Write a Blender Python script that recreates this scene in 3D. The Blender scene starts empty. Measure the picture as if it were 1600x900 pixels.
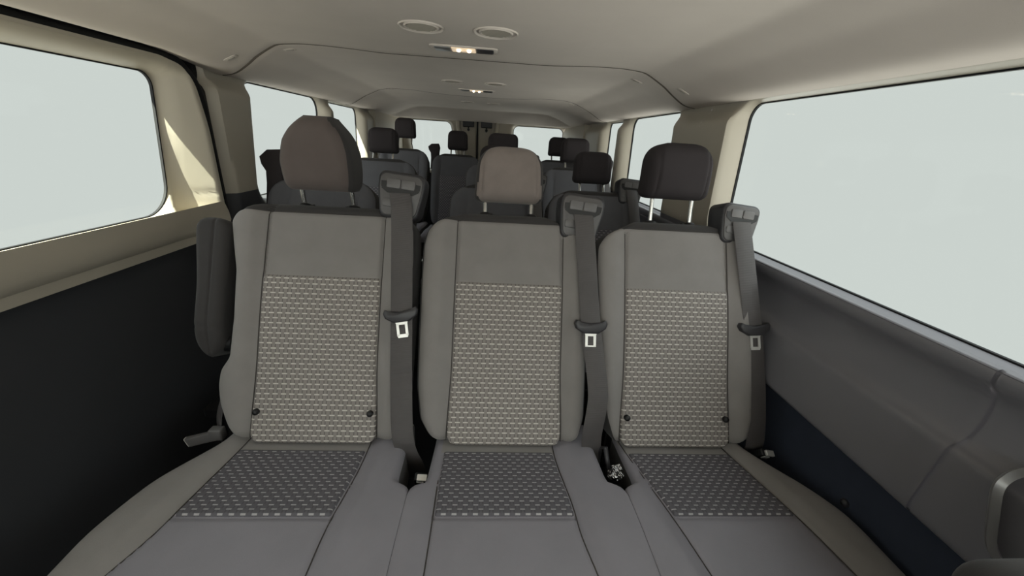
import bpy, bmesh, math, random
import numpy as np
from mathutils import Vector, Matrix

random.seed(4)
S = bpy.context.scene
COL = S.collection
PI = math.pi

# ------------------------------------------------------------------ camera
YAW, PITCH, ROLL, FPX = 0.07, 0.3658, 0.0632, 598.4
def cam_axes():
    F = Vector((math.sin(YAW)*math.cos(PITCH), math.cos(YAW)*math.cos(PITCH), -math.sin(PITCH)))
    R = Vector((math.cos(YAW), -math.sin(YAW), 0))
    U = R.cross(F)
    c, s = math.cos(ROLL), math.sin(ROLL)
    return F, R*c + U*s, U*c - R*s
CF, CR, CU = cam_axes()
cd = bpy.data.cameras.new('camera'); cam = bpy.data.objects.new('camera', cd); COL.objects.link(cam)
cam.matrix_world = Matrix(((CR.x, CU.x, -CF.x, 0.0923), (CR.y, CU.y, -CF.y, 0.0), (CR.z, CU.z, -CF.z, 1.15), (0, 0, 0, 1)))
cd.sensor_width = 36; cd.lens = FPX/1600*36; cd.clip_start = 0.01
S.camera = cam

# ------------------------------------------------------------------ light
GLASS_TINT = 0.55          # privacy glass behind the front doors
WORLD_STRENGTH = 1.0/GLASS_TINT
w = bpy.data.worlds.new('world'); S.world = w; w.use_nodes = True
bg = w.node_tree.nodes['Background']
# flat pale haze at eye level; sky and ground levels are added and shaped to light the cabin,
# brightest ahead of the van, dimmer on the left to darken the right of the headliner
wt = w.node_tree; tc = wt.nodes.new('ShaderNodeTexCoord'); sx = wt.nodes.new('ShaderNodeSeparateXYZ')
wt.links.new(tc.outputs['Generated'], sx.inputs[0])
def wmap(out, a, b):
    n = wt.nodes.new('ShaderNodeMapRange'); n.inputs[1].default_value = a; n.inputs[2].default_value = b; wt.links.new(out, n.inputs[0]); return n.outputs[0]
def wramp(*st):
    n = wt.nodes.new('ShaderNodeValToRGB'); wt.links.new(wmap(sx.outputs[2], -1, 1), n.inputs[0]); cr = n.color_ramp
    for i, (p, c) in enumerate(st):
        e = cr.elements[i] if i < 2 else cr.elements.new(p)
        e.position = p; e.color = c+(1,)
    return n.outputs[0]
def wmix(f, a, b):
    n = wt.nodes.new('ShaderNodeMix'); n.data_type = 'RGBA'; wt.links.new(f, n.inputs['Factor']); wt.links.new(a, n.inputs[6]); wt.links.new(b, n.inputs[7]); return n.outputs[2]
HZ = (0.645, 0.640, 0.633)
right = wramp((0.0, (0.5, 0.47, 0.44)), (1.0, (2.6, 2.6, 2.7)), (0.225, (0.5, 0.47, 0.44)), (0.26, (9.0, 8.5, 8.1)), (0.315, (9.0, 8.5, 8.1)), (0.335, HZ), (0.64, HZ), (0.75, (2.2, 2.2, 2.26)))
left = wramp((0.0, (0.5, 0.47, 0.44)), (1.0, (2.6, 2.6, 2.7)), (0.225, (0.5, 0.47, 0.44)), (0.26, (3.0, 2.85, 2.7)), (0.315, (3.0, 2.85, 2.7)), (0.335, HZ), (0.64, HZ), (0.75, (1.6, 1.6, 1.65)))
front = wramp((0.0, (4.2, 3.85, 3.6)), (1.0, (2.2, 2.15, 2.15)), (0.35, (4.2, 3.85, 3.6)), (0.5, (2.0, 1.88, 1.82)), (0.7, (2.4, 2.3, 2.25)))
wc = wmix(wmap(sx.outputs[1], -0.45, -0.85), wmix(wmap(sx.outputs[0], -0.35, 0.35), left, right), front)
wt.links.new(wc, bg.inputs[0]); bg.inputs[1].default_value = WORLD_STRENGTH
sd = bpy.data.lights.new('sun', 'SUN'); sun = bpy.data.objects.new('sun', sd); COL.objects.link(sun)
sd.energy = 52; sd.angle = 0.009; sd.color = (1.0, 0.94, 0.80)
sun.rotation_euler = Vector((0.27, 0.52, -0.81)).to_track_quat('-Z', 'Y').to_euler()
S.view_settings.view_transform = 'Standard'; S.view_settings.look = 'None'
S.view_settings.gamma = 1; S.view_settings.use_curve_mapping = False
S.view_settings.exposure = 0.0

# ------------------------------------------------------------------ materials
def srgb(r, g, b):
    f = lambda c: (c/255/12.92) if c/255 <= 0.04045 else ((c/255+0.055)/1.055)**2.4
    return (f(r), f(g), f(b), 1)
class NT:
    def __init__(s, name):
        s.m = bpy.data.materials.new(name); s.m.use_nodes = True
        s.t = s.m.node_tree; s.n = s.t.nodes; s.l = s.t.links
        s.b = s.n['Principled BSDF']
    def node(s, typ, **kw):
        n = s.n.new(typ)
        for k, v in kw.items(): setattr(n, k, v)
        return n
    def inp(s, sock, v):
        if hasattr(v, 'is_linked') or isinstance(v, bpy.types.NodeSocket): s.l.new(v, sock)
        else: sock.default_value = v
    def math(s, op, a, b=0.0, c=None):
        n = s.node('ShaderNodeMath', operation=op)
        s.inp(n.inputs[0], a); s.inp(n.inputs[1], b)
        if c is not None: s.inp(n.inputs[2], c)
        return n.outputs[0]
    def mix(s, f, a, b):
        n = s.node('ShaderNodeMix', data_type='RGBA')
        s.inp(n.inputs['Factor'], f); s.inp(n.inputs[6], a); s.inp(n.inputs[7], b)
        return n.outputs[2]
    def noise(s, scale, detail=4, vec=None, rough=0.6):
        n = s.node('ShaderNodeTexNoise'); n.inputs['Scale'].default_value = scale; n.inputs['Detail'].default_value = detail
        n.inputs['Roughness'].default_value = rough
        if vec is None: vec = s.node('ShaderNodeTexCoord').outputs['Object']
        s.l.new(vec, n.inputs['Vector'])
        return n.outputs['Fac']
    def bump(s, h, strength, dist):
        n = s.node('ShaderNodeBump'); n.inputs['Strength'].default_value = strength; n.inputs['Distance'].default_value = dist
        s.l.new(h, n.inputs['Height']); s.l.new(n.outputs['Normal'], s.b.inputs['Normal'])
def surf(name, col, rough=0.8, spec=0.5, var=0.12, vscale=9, grain=500, gstr=0.25, gdist=0.0006, metal=0, sheen=0):
    t = NT(name); b = t.b
    c2 = tuple(c*(1-var*1.6) for c in col[:3])+(1,); c1 = tuple(min(1, c*(1+var)) for c in col[:3])+(1,)
    t.l.new(t.mix(t.noise(vscale), c2, c1), b.inputs['Base Color'])
    b.inputs['Roughness'].default_value = rough; b.inputs['Specular IOR Level'].default_value = spec
    b.inputs['Metallic'].default_value = metal
    if sheen:
        b.inputs['Sheen Weight'].default_value = sheen; b.inputs['Sheen Roughness'].default_value = 0.5
    if gstr: t.bump(t.noise(grain, 2), gstr, gdist)
    return t.m
M = {}
M['headliner'] = surf('headliner', srgb(200, 191, 183), 0.95, 0.2, 0.06, 5, 700, 0.3)
M['tan_trim'] = surf('tan_trim', srgb(184, 177, 163), 0.5, 0.4, 0.03, 4, 900, 0.15)
M['grey_trim'] = surf('grey_trim', srgb(120, 119, 125), 0.28, 0.6, 0.05, 6, 900, 0.2)
M['dark_trim'] = surf('dark_trim', srgb(68, 69, 73), 0.6, 0.4, 0.05, 6, 800, 0.2)
M['carpet'] = surf('carpet', srgb(66, 72, 86), 0.95, 0.2, 0.15, 12, 400, 0.5)
def m_two(name, a, b, z):
    t = NT(name); sp = t.node('ShaderNodeSeparateXYZ'); t.l.new(t.node('ShaderNodeTexCoord').outputs['Object'], sp.inputs[0])
    f = t.math('GREATER_THAN', sp.outputs['Z'], z)
    t.l.new(t.mix(f, b, a), t.b.inputs['Base Color']); t.b.inputs['Roughness'].default_value = 0.45; t.b.inputs['Specular IOR Level'].default_value = 0.4
    t.bump(t.noise(900, 2), 0.15, 0.0006); return t.m
M['pillar_left'] = m_two('pillar_left', srgb(184, 177, 163), srgb(68, 69, 73), 0.918)
M['pillar_right'] = m_two('pillar_right', srgb(184, 177, 163), srgb(120, 119, 125), 0.905)
M['seam'] = surf('headliner_gap_shade', srgb(98, 91, 84), 0.9, 0.1, 0.03, 5, 700, 0)
M['mid_plastic'] = surf('mid_plastic', srgb(92, 90, 90), 0.42, 0.5, 0.04, 10, 700, 0.15)
M['rear_shade_fabric'] = surf('shaded_fabric', srgb(102, 102, 106), 0.9, 0.25, 0.10, 14, 900, 0.35)  # seat fabric darkened: shade of the rear rows put into the colour
M['thread'] = surf('seam_thread', srgb(74, 71, 69), 0.9, 0.1, 0.03, 9, 900, 0)
M['floor'] = surf('floor', srgb(28, 29, 32), 0.8, 0.3, 0.15, 12, 300, 0.3)
M['fabric'] = surf('fabric', srgb(140, 136, 134), 0.9, 0.25, 0.10, 14, 900, 0.35, sheen=0.15)
M['cushion_fabric'] = surf('cushion_fabric', srgb(136, 133, 140), 0.6, 0.4, 0.10, 10, 600, 0.35, sheen=0.1)
M['dark_fabric'] = surf('dark_fabric', srgb(62, 60, 60), 0.9, 0.25, 0.10, 14, 900, 0.35, sheen=0.1)
M['pale_fabric'] = surf('pale_fabric', srgb(136, 126, 121), 0.92, 0.2, 0.16, 18, 900, 0.35, sheen=0.15)  # paler grey for the middle headrest front
M['brown_fabric'] = surf('brown_fabric', srgb(98, 89, 86), 0.9, 0.2, 0.10, 14, 900, 0.35, sheen=0.1)
M['black_fabric'] = surf('black_fabric', srgb(58, 54, 56), 0.9, 0.2, 0.08, 14, 900, 0.35)
M['black'] = surf('black_plastic', srgb(22, 22, 24), 0.45, 0.5, 0.05, 10, 600, 0.1)
M['rubber'] = surf('rubber', srgb(20, 21, 23), 0.7, 0.3, 0.05, 10, 600, 0.1)
M['plastic'] = surf('dark_plastic', srgb(56, 55, 58), 0.4, 0.5, 0.04, 10, 700, 0.15)
M['lplastic'] = surf('grey_plastic', srgb(104, 102, 102), 0.42, 0.5, 0.04, 10, 700, 0.15)
M['chrome'] = surf('chrome', srgb(225, 225, 222), 0.22, 0.5, 0.02, 10, 600, 0, metal=1)
M['latch'] = surf('bright_latch', srgb(235, 234, 230), 0.35, 0.5, 0.02, 10, 600, 0, metal=0.6)
M['silver'] = surf('silver_plastic', srgb(150, 150, 150), 0.3, 0.5, 0.02, 10, 600, 0.05, metal=0.5)
M['vent'] = surf('vent_grey', srgb(146, 140, 130), 0.6, 0.4, 0.03, 10, 800, 0.1)
M['vent_rim'] = surf('vent_rim', srgb(176, 168, 158), 0.45, 0.5, 0.03, 10, 800, 0.1)
M['crumpled_chrome'] = surf('crumpled_chrome', srgb(230, 230, 230), 0.2, 0.5, 0.02, 10, 90, 1.0, 0.02, metal=1)
def m_belt():
    t = NT('belt_webbing')
    u = t.node('ShaderNodeUVMap').outputs[0]; sep = t.node('ShaderNodeSeparateXYZ'); t.l.new(u, sep.inputs[0])
    r = t.math('SINE', t.math('MULTIPLY', sep.outputs['Y'], 2*PI/0.0022))
    t.l.new(t.mix(t.noise(20), srgb(74, 71, 71), srgb(92, 88, 88)), t.b.inputs['Base Color'])
    t.b.inputs['Roughness'].default_value = 0.55
    t.bump(r, 0.35, 0.0006)
    return t.m
M['belt'] = m_belt()
def m_weave(name, base, dash, slot, row, per, dlen):
    t = NT(name)
    u = t.node('ShaderNodeUVMap').outputs[0]; sep = t.node('ShaderNodeSeparateXYZ'); t.l.new(u, sep.inputs[0])
    rv = t.math('DIVIDE', sep.outputs['Y'], row)
    ri = t.math('FLOOR', rv); rf = t.math('FRACT', rv)
    half = t.math('MULTIPLY', t.math('MODULO', t.math('ADD', ri, 2000), 2.0), 0.5)
    ph = t.math('FRACT', t.math('ADD', t.math('ADD', t.math('DIVIDE', sep.outputs['X'], per), 100), half))
    inx = t.math('LESS_THAN', ph, dlen)
    iny = t.math('LESS_THAN', t.math('ABSOLUTE', t.math('SUBTRACT', rf, 0.2)), 0.12)
    d = t.math('MULTIPLY', inx, iny)
    # dark woven uprights below the ends of each dash
    e1 = t.math('LESS_THAN', t.math('ABSOLUTE', t.math('SUBTRACT', ph, dlen*0.14)), 0.06)
    e2 = t.math('LESS_THAN', t.math('ABSOLUTE', t.math('SUBTRACT', ph, dlen*0.86)), 0.06)
    up = t.math('MULTIPLY', t.math('MAXIMUM', e1, e2), t.math('GREATER_THAN', rf, 0.36))
    n = t.noise(16)
    bcol = t.mix(n, tuple(c*0.85 for c in base[:3])+(1,), base)
    c = t.mix(up, bcol, slot)
    nz = t.noise(220, 2)
    c = t.mix(t.math('MULTIPLY', d, t.math('ADD', t.math('MULTIPLY', nz, 0.6), 0.6)), c, dash)
    t.l.new(c, t.b.inputs['Base Color']); t.b.inputs['Roughness'].default_value = 0.9
    t.b.inputs['Specular IOR Level'].default_value = 0.2
    h = t.math('ADD', t.math('MULTIPLY', d, 0.8), t.math('MULTIPLY', up, -0.8))
    t.bump(h, 0.4, 0.0012)
    return t.m
M['weave'] = m_weave('weave_back', srgb(148, 142, 138), srgb(210, 205, 198), srgb(112, 107, 105), 0.0118, 0.0189, 0.62)
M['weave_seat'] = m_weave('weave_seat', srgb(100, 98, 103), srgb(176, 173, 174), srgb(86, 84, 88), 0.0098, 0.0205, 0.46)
def m_glass(name='tinted_glass', GLASS_TINT=GLASS_TINT):
    t = NT(name); t.n.remove(t.b)
    tr = t.node('ShaderNodeBsdfTransparent'); tr.inputs[0].default_value = ((GLASS_TINT*0.94)**0.5, (GLASS_TINT*1.03)**0.5, (GLASS_TINT*0.99)**0.5, 1)
    gl = t.node('ShaderNodeBsdfGlossy'); gl.inputs['Roughness'].default_value = 0.02
    mx = t.node('ShaderNodeMixShader'); mx.inputs[0].default_value = 0.012
    t.l.new(tr.outputs[0], mx.inputs[1]); t.l.new(gl.outputs[0], mx.inputs[2])
    t.l.new(mx.outputs[0], t.n['Material Output'].inputs[0])
    return t.m
M['glass'] = m_glass(); M['clear_glass'] = m_glass('clear_glass', 0.9)
def m_emit(name, col, s):
    t = NT(name); t.b.inputs['Emission Color'].default_value = col; t.b.inputs['Emission Strength'].default_value = s
    t.b.inputs['Base Color'].default_value = col
    return t.m
M['bulb'] = m_emit('lit_bulb', (1.0, 0.80, 0.55, 1), 9)
M['lens'] = m_emit('lit_lens', (1.0, 0.78, 0.55, 1), 0.45)

# ------------------------------------------------------------------ mesh helpers
def link(name, verts, faces, mats, parent=None, fm=None, uv=None, smooth=True, loc=None):
    me = bpy.data.meshes.new(name); me.from_pydata([tuple(v) for v in verts], [], faces)
    if not isinstance(mats, (list, tuple)): mats = [mats]
    for m in mats: me.materials.append(M[m])
    if fm is not None: me.polygons.foreach_set('material_index', fm)
    if uv is not None:
        l = me.uv_layers.new(name='UVMap')
        for lp in me.loops: l.data[lp.index].uv = uv[lp.vertex_index]
    if smooth:
        me.polygons.foreach_set('use_smooth', [True]*len(me.polygons))
    me.update()
    bm = bmesh.new(); bm.from_mesh(me); bmesh.ops.recalc_face_normals(bm, faces=bm.faces); bm.to_mesh(me); bm.free()
    if smooth: 
        try: me.set_sharp_from_angle(angle=math.radians(50))
        except Exception: pass
    o = bpy.data.objects.new(name, me); COL.objects.link(o)
    if parent is not None: o.parent = parent
    if loc is not None: o.location = loc
    return o
class MB:
    """collects shapes for ONE mesh"""
    def __init__(s): s.v = []; s.f = []; s.m = []
    def add(s, v, f, mi=0):
        o = len(s.v); s.v += [tuple(x) for x in v]; s.f += [tuple(i+o for i in q) for q in f]; s.m += [mi]*len(f); return s
    def box(s, c, d, mi=0, bev=0.0, rot=None):
        bm = bmesh.new(); bmesh.ops.create_cube(bm, size=1)
        bmesh.ops.scale(bm, vec=Vector(d), verts=bm.verts)
        if bev: bmesh.ops.bevel(bm, geom=bm.edges[:], offset=bev, segments=3, affect='EDGES', profile=0.6)
        if rot is not None: bmesh.ops.transform(bm, matrix=rot.to_4x4(), verts=bm.verts)
        bm.verts.ensure_lookup_table()
        v = [x.co + Vector(c) for x in bm.verts]; f = [[q.index for q in x.verts] for x in bm.faces]; bm.free()
        return s.add(v, f, mi)
    def tube(s, pts, r, n=12, mi=0, caps=True):
        pts = [Vector(p) for p in pts]; v = []; f = []
        rr = r if hasattr(r, '__len__') else [r]*len(pts)
        up = None
        for i, p in enumerate(pts):
            d = (pts[min(i+1, len(pts)-1)] - pts[max(i-1, 0)]).normalized()
            if up is None: up = Vector((0, 0, 1)) if abs(d.z) < 0.9 else Vector((1, 0, 0))
            a = d.cross(up).normalized(); b = a.cross(d).normalized(); up = b
            for k in range(n):
                t = 2*PI*k/n; v.append(p + (a*math.cos(t) + b*math.sin(t))*rr[i])
        for i in range(len(pts)-1):
            for k in range(n): f.append((i*n+k, i*n+(k+1) % n, (i+1)*n+(k+1) % n, (i+1)*n+k))
        if caps: f.append(tuple(range(n))); f.append(tuple((len(pts)-1)*n+k for k in range(n)))
        return s.add(v, f, mi)
    def lathe(s, prof, c, ax=(0, 0, 1), n=32, mi=0, sx=1, sy=1):
        q = Vector((0, 0, 1)).rotation_difference(Vector(ax)); v = []; f = []
        for (r, h) in prof:
            for k in range(n):
                t = 2*PI*k/n; v.append(Vector(c) + q @ Vector((r*math.cos(t)*sx, r*math.sin(t)*sy, h)))
        for i in range(len(prof)-1):
            for k in range(n): f.append((i*n+k, i*n+(k+1) % n, (i+1)*n+(k+1) % n, (i+1)*n+k))
        if prof[0][0] > 1e-5: f.append(tuple(range(n)))
        if prof[-1][0] > 1e-5: f.append(tuple((len(prof)-1)*n+k for k in range(n)))
        return s.add(v, f, mi)
    def build(s, name, mats, parent=None, smooth=True):
        return link(name, s.v, s.f, mats, parent, s.m, smooth=smooth)
def tag(o, label=None, cat=None, group=None, kind=None):
    for k, v in (('label', label), ('category', cat), ('group', group), ('kind', kind)):
        if v: o[k] = v
    return o
def empty(name, loc):
    o = bpy.data.objects.new(name, None); COL.objects.link(o); o.location = loc; o.empty_display_size = 0.1
    return o
def smoothstep(a, b, x):
    t = np.clip((x-a)/(b-a), 0, 1); return t*t*(3-2*t)

# a padded slab: outline x from L(v) to R(v), v0..v1, front offset fo(x, v), thickness T, edge radius r.
# frame: P = O + X*x + V*v + N*off (N towards the front).  mat_of(x, v, front) picks the material index per face
def spacing(a, b, n, r):
    e = np.array([0, .04, .12, .25, .42, .62, .82, 1.0])*r
    e = e[e < (b-a)*0.45]
    return np.concatenate([a+e, np.linspace(a+r, b-r, max(3, n))[1:-1] if b-a > 2*r else [(a+b)/2], (b-e)[::-1]])
def slab(name, mats, parent, L, R, v0, v1, fo, T, r, frame, nx=40, nv=40, mat_of=None, rv=None, base=(0, 0, 0), back_r=None, rlf=None, rrf=None):
    O, X, V, N = [Vector(q) for q in frame]
    rv = r if rv is None else rv
    br = r if back_r is None else back_r
    vs = spacing(v0, v1, nv, rv); us = spacing(0, 1, nx, 0.12)
    g = lambda d, rr: rr*(1-np.sqrt(np.maximum(0, 1-np.clip(1-d/rr, 0, 1)**2)))
    nu, nvv = len(us), len(vs)
    verts = []; uv = []
    base = Vector(base)
    for side in (0, 1):
        for v in vs:
            xl, xr = float(L(v)), float(R(v))
            for u in us:
                # u spacing denser near edges: use r relative
                x = xl + (xr-xl)*u
                dx = min(x-xl, xr-x); dv = min(v-v0, v1-v)
                re = (rlf(v) if rlf else r) if x-xl < xr-x else (rrf(v) if rrf else r)
                q = (g(dx, re), g(dv, rv)); e = min(math.hypot(*q), max(r, rv))
                f0 = float(fo(x, v))
                if side == 0: off = f0-min(e, T*0.5)
                else:
                    q2 = (g(dx, br), g(dv, br)); e2 = min(math.hypot(*q2), br)
                    off = min(f0-min(e, T*0.5), f0*0.3-T+min(e2, T*0.5))
                verts.append(O+X*x+V*v+N*off-base); uv.append((x, v))
    faces = []; fm = []
    idx = lambda s, j, i: s*nu*nvv+j*nu+i
    for s in (0, 1):
        for j in range(nvv-1):
            for i in range(nu-1):
                faces.append((idx(s, j, i), idx(s, j, i+1), idx(s, j+1, i+1), idx(s, j+1, i)))
                if mat_of:
                    v = (vs[j]+vs[j+1])/2; xl, xr = float(L(v)), float(R(v)); x = xl+(xr-xl)*(us[i]+us[i+1])/2
                    fm.append(mat_of(x, v, s, min(x-xl, xr-x)))
                else: fm.append(0)
    def rim(a, b):
        faces.append((idx(0, *a), idx(0, *b), idx(1, *b), idx(1, *a)))
        if mat_of:
            v = (vs[a[0]]+vs[b[0]])/2; fm.append(mat_of(0, v, 1, 0))
        else: fm.append(0)
    for i in range(nu-1): rim((0, i), (0, i+1)); rim((nvv-1, i), (nvv-1, i+1))
    for j in range(nvv-1): rim((j, 0), (j+1, 0)); rim((j, nu-1), (j+1, nu-1))
    return link(name, verts, faces, mats, parent, fm, uv)
def curve(pts, sm=0.012):
    """smoothed piecewise linear function from (v, x) pairs"""
    p = sorted(pts); vv = np.array([a for a, b in p]); xx = np.array([b for a, b in p])
    gv = np.linspace(vv[0], vv[-1], 400); gx = np.interp(gv, vv, xx)
    if sm:
        st = gv[1]-gv[0]; k = np.exp(-0.5*(np.arange(-60, 61)*st/sm)**2); k /= k.sum()
        pad = np.concatenate([2*gx[0]-gx[1:61][::-1], gx, 2*gx[-1]-gx[-61:-1][::-1]])
        gx = np.convolve(pad, k, 'valid')
    return lambda v: np.interp(v, gv, gx)
def rcorner(half, v0, v1, rt, rb, taper=0.0, p=2.0):
    """half width with rounded top and bottom corners"""
    def f(v):
        h = half*(1-taper*(v-v0)/(v1-v0))
        dt = v1-v
        if dt < rt: h -= rt*(1-max(0, 1-(1-dt/rt)**p)**(1/p))
        db = v-v0
        if db < rb: h -= rb*(1-max(0, 1-(1-db/rb)**p)**(1/p))
        return h
    return f

# ------------------------------------------------------------------ shell: ring panels round windows
def rrect(y0, y1, z0, z1, r, skew=0.0, n=40, m=10, off=0.0):
    """rounded rectangle outline, r = one radius or four (bottom-left, bottom-right, top-right, top-left in y, z)"""
    rr = [r]*4 if not hasattr(r, '__len__') else list(r)
    rr = [max(0.001, q+off) for q in rr]; y0 -= off; y1 += off; z0 -= off; z1 += off
    cs = [(y0+rr[0], z0+rr[0], PI), (y1-rr[1], z0+rr[1], 1.5*PI), (y1-rr[2], z1-rr[2], 0), (y0+rr[3], z1-rr[3], 0.5*PI)]
    P = []
    for k in range(4):
        cy, cz, a = cs[k]
        for i in range(m+1):
            t = a+0.5*PI*i/m; P.append((cy+rr[k]*math.cos(t), cz+rr[k]*math.sin(t)))
        ny, nz, na = cs[(k+1) % 4]; e = (ny+rr[(k+1) % 4]*math.cos(na), nz+rr[(k+1) % 4]*math.sin(na)); s = P[-1]
        for i in range(1, n): P.append((s[0]+(e[0]-s[0])*i/n, s[1]+(e[1]-s[1])*i/n))
    zc = (z0+z1)/2
    return [(y+skew*(z-zc), z) for y, z in P]
RINGS = [(0, 0), (0.006, 0.30), (0.014, 0.62), (0.026, 0.88), (0.042, 1.0)]
def ring_panel(mb, hole, cell, skew, xin, xg, mi_of, orad=0.001, rings=RINGS, to3=None, osk=0.0):
    """wall piece with a window hole: hole=(y0,y1,z0,z1,r), cell=(y0,y1,z0,z1)"""
    Ls = [rrect(*hole, skew=skew, off=d) for d, k in rings]
    outer = rrect(*cell, orad, skew=osk)
    last = Ls[-1]
    seq = [(L, k) for L, (d, k) in zip(Ls, rings)]
    for t in np.linspace(0, 1, 11)[1:]: seq.append(([(a[0]+(b[0]-a[0])*t, a[1]+(b[1]-a[1])*t) for a, b in zip(last, outer)], 1))
    v = []; f = []; n = len(outer); fm = []
    for L, k in seq:
        for y, z in L: v.append(to3(xg+(xin(y, z)-xg)*k, y, z))
    for j in range(len(seq)-1):
        for i in range(n):
            i2 = (i+1) % n; f.append((j*n+i, j*n+i2, (j+1)*n+i2, (j+1)*n+i))
            y = (seq[j][0][i][0]+seq[j+1][0][i][0])/2; z = (seq[j][0][i][1]+seq[j+1][0][i][1])/2
            fm.append(mi_of(y, z))
    o = len(mb.v); mb.v += [tuple(q) for q in v]; mb.f += [tuple(i+o for i in q) for q in f]; mb.m += fm
def pane(name, hole, skew, xg, to3, parent=None, thick=0.004, gm='glass'):
    fr = empty(name, to3(xg, (hole[0]+hole[1])/2, hole[2])); tag(fr, kind='structure')
    P = rrect(*hole, skew=skew, off=0.012); n = len(P); b = fr.location
    v = [Vector(to3(xg+0.004, y, z))-b for y, z in P]+[Vector(to3(xg+0.004+thick, y, z))-b for y, z in P]
    f = [tuple(range(n)), tuple(range(2*n-1, n-1, -1))]+[(i, (i+1) % n, n+(i+1) % n, n+i) for i in range(n)]
    link('pane', v, f, gm, fr, smooth=False)
    # dark rubber seal round the opening
    Q = rrect(*hole, skew=skew, off=0.001); q = rrect(*hole, skew=skew, off=-0.0018)
    v = []; f = []
    for L, dx in ((Q, -0.004), (q, -0.003), (q, 0.004), (Q, 0.004)): v += [Vector(to3(xg+dx, y, z))-b for y, z in L]
    for j in range(4):
        for i in range(n): f.append((j*n+i, j*n+(i+1) % n, ((j+1) % 4)*n+(i+1) % n, ((j+1) % 4)*n+i))
    link('seal', v, f, 'rubber', fr)
    return fr
def extr(mb, prof, y0, y1, side, mi=0, ny=2, mi_of=None):
    v = []; f = []; ys = np.linspace(y0, y1, ny); n = len(prof); fm = []
    for y in ys: v += [(side*x, y, z) for x, z in prof]
    for j in range(ny-1):
        for i in range(n-1): f.append((j*n+i, j*n+i+1, (j+1)*n+i+1, (j+1)*n+i)); fm.append(mi_of(i) if mi_of else mi)
    o = len(mb.v); mb.v += v; mb.f += [tuple(i+o for i in q) for q in f]; mb.m += fm

YF, YB = -0.32, 4.12       # front opening, rear doors
XG = 0.875                # glass plane
TL = lambda x, y, z: (-x, y, z)
TR = lambda x, y, z: (x, y, z)

# floor, with a low step under the last rows
def build_floor():
    mb = MB()
    prof = [(-0.98, 0.0), (1.72, 0.0), (1.74, 0.03), (2.45, 0.03), (2.47, 0.055), (4.2, 0.055)]
    v = []; f = []
    for y, z in prof: v += [(-0.90, y, z), (0.90, y, z)]
    for i in range(len(prof)-1): f.append((2*i, 2*i+1, 2*i+3, 2*i+2))
    mb.add(v, f); mb.box((0, 1.6, -0.03), (1.8, 5.2, 0.04))
    tag(mb.build('floor', 'floor', smooth=False), kind='structure')
build_floor()

# headliner: three moulded sections parted by wavy seams, and a sloping header above the rear doors
CEIL_P = curve([(0, 1.392), (0.5, 1.390), (0.58, 1.384), (0.68, 1.352), (0.745, 1.322), (0.765, 1.312), (0.785, 1.306), (0.835, 1.302)], 0.010)
SEAM1 = curve([(0, 1.445), (0.27, 1.440), (0.36, 1.405), (0.43, 1.388), (0.56, 1.385), (0.63, 1.42), (0.72, 1.48), (0.84, 1.525)], 0.02)
SEAM2 = curve([(0, 2.63), (0.15, 2.62), (0.27, 2.56), (0.37, 2.46), (0.5, 2.46), (0.6, 2.55), (0.72, 2.62), (0.84, 2.69)], 0.02)
def build_ceiling():
    xs = np.concatenate([np.linspace(-0.835, -0.5, 26), np.linspace(-0.48, 0.48, 33), np.linspace(0.5, 0.835, 26)])
    rows = []  # each row: (function of |x| -> y, dz)
    for y in np.linspace(-0.9, 1.2, 12): rows.append((lambda x, y=y: y, 0))
    for S1 in (SEAM1, SEAM2):
        for d, dz in ((-0.04, 0), (-0.012, -0.003), (-0.006, -0.001), (-0.004, 0.014), (0.004, 0.014), (0.006, 0.0), (0.012, -0.002), (0.04, 0)):
            rows.append((lambda x, S1=S1, d=d: float(S1(x))+d, dz))
        if S1 is SEAM1:
            for y in (1.75, 1.95, 2.15, 2.3): rows.append((lambda x, y=y: y, 0))
    for y in np.linspace(2.8, 3.5, 8): rows.append((lambda x, y=y: y, 0))
    for y in np.linspace(3.54, 4.02, 25): rows.append((lambda x, y=y: y, 0))
    def drop(x, y):
        c = 1.0
        yy = 3.72+0.05*smoothstep(0.35, 0.15, x)
        return 0.090*c*np.clip((y-yy)/(4.0-yy), 0, 1)**0.85
    v = []; f = []; n = len(xs)
    for fy, dz in rows:
        for x in xs:
            a = abs(x); y = fy(a)
            sec = 0.006 if (y > SEAM1(a) and y < SEAM2(a)) else 0.0
            z = float(CEIL_P(a))+dz-float(drop(a, y))+(0.032*float(smoothstep(0.74, 0.83, a)*(1-smoothstep(1.38, 1.46, y))) if x < 0 else 0)
            if y > 3.6: z = max(z, min(1.299, float(CEIL_P(a))))
            v.append((x, y, z))
    for j in range(len(rows)-1):
        for i in range(n-1): f.append((j*n+i, j*n+i+1, (j+1)*n+i+1, (j+1)*n+i))
    # lip of the header
    b = len(v)-n; k = len(v)
    for x in xs: v.append((x, 4.05, v[b+int(np.argmin(abs(xs-x)))][2]+0.05))
    for i in range(n-1): f.append((b+i, b+i+1, k+i+1, k+i))
    tag(link('ceiling', v, f, 'headliner'), kind='structure')
    for k, S1 in enumerate((SEAM1, SEAM2)):
        mb = MB(); mb.tube([(x, float(S1(abs(x))), float(CEIL_P(abs(x)))+0.003) for x in np.linspace(-0.83, 0.83, 90)], 0.0062, 8)  # dark cord in the groove paints in the shade of the gap
        tag(mb.build('trim_%d' % (4+k), 'seam'), kind='structure')
    mb = MB(); mb.box((0, 1.62, 1.46), (1.84, 5.4, 0.03))
    mb.box((-0.905, 1.62, 1.385), (0.03, 5.4, 0.13)); mb.box((0.905, 1.62, 1.385), (0.03, 5.4, 0.13))
    tag(mb.build('trim_1', 'dark_trim', smooth=False), kind='structure')
build_ceiling()

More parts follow.
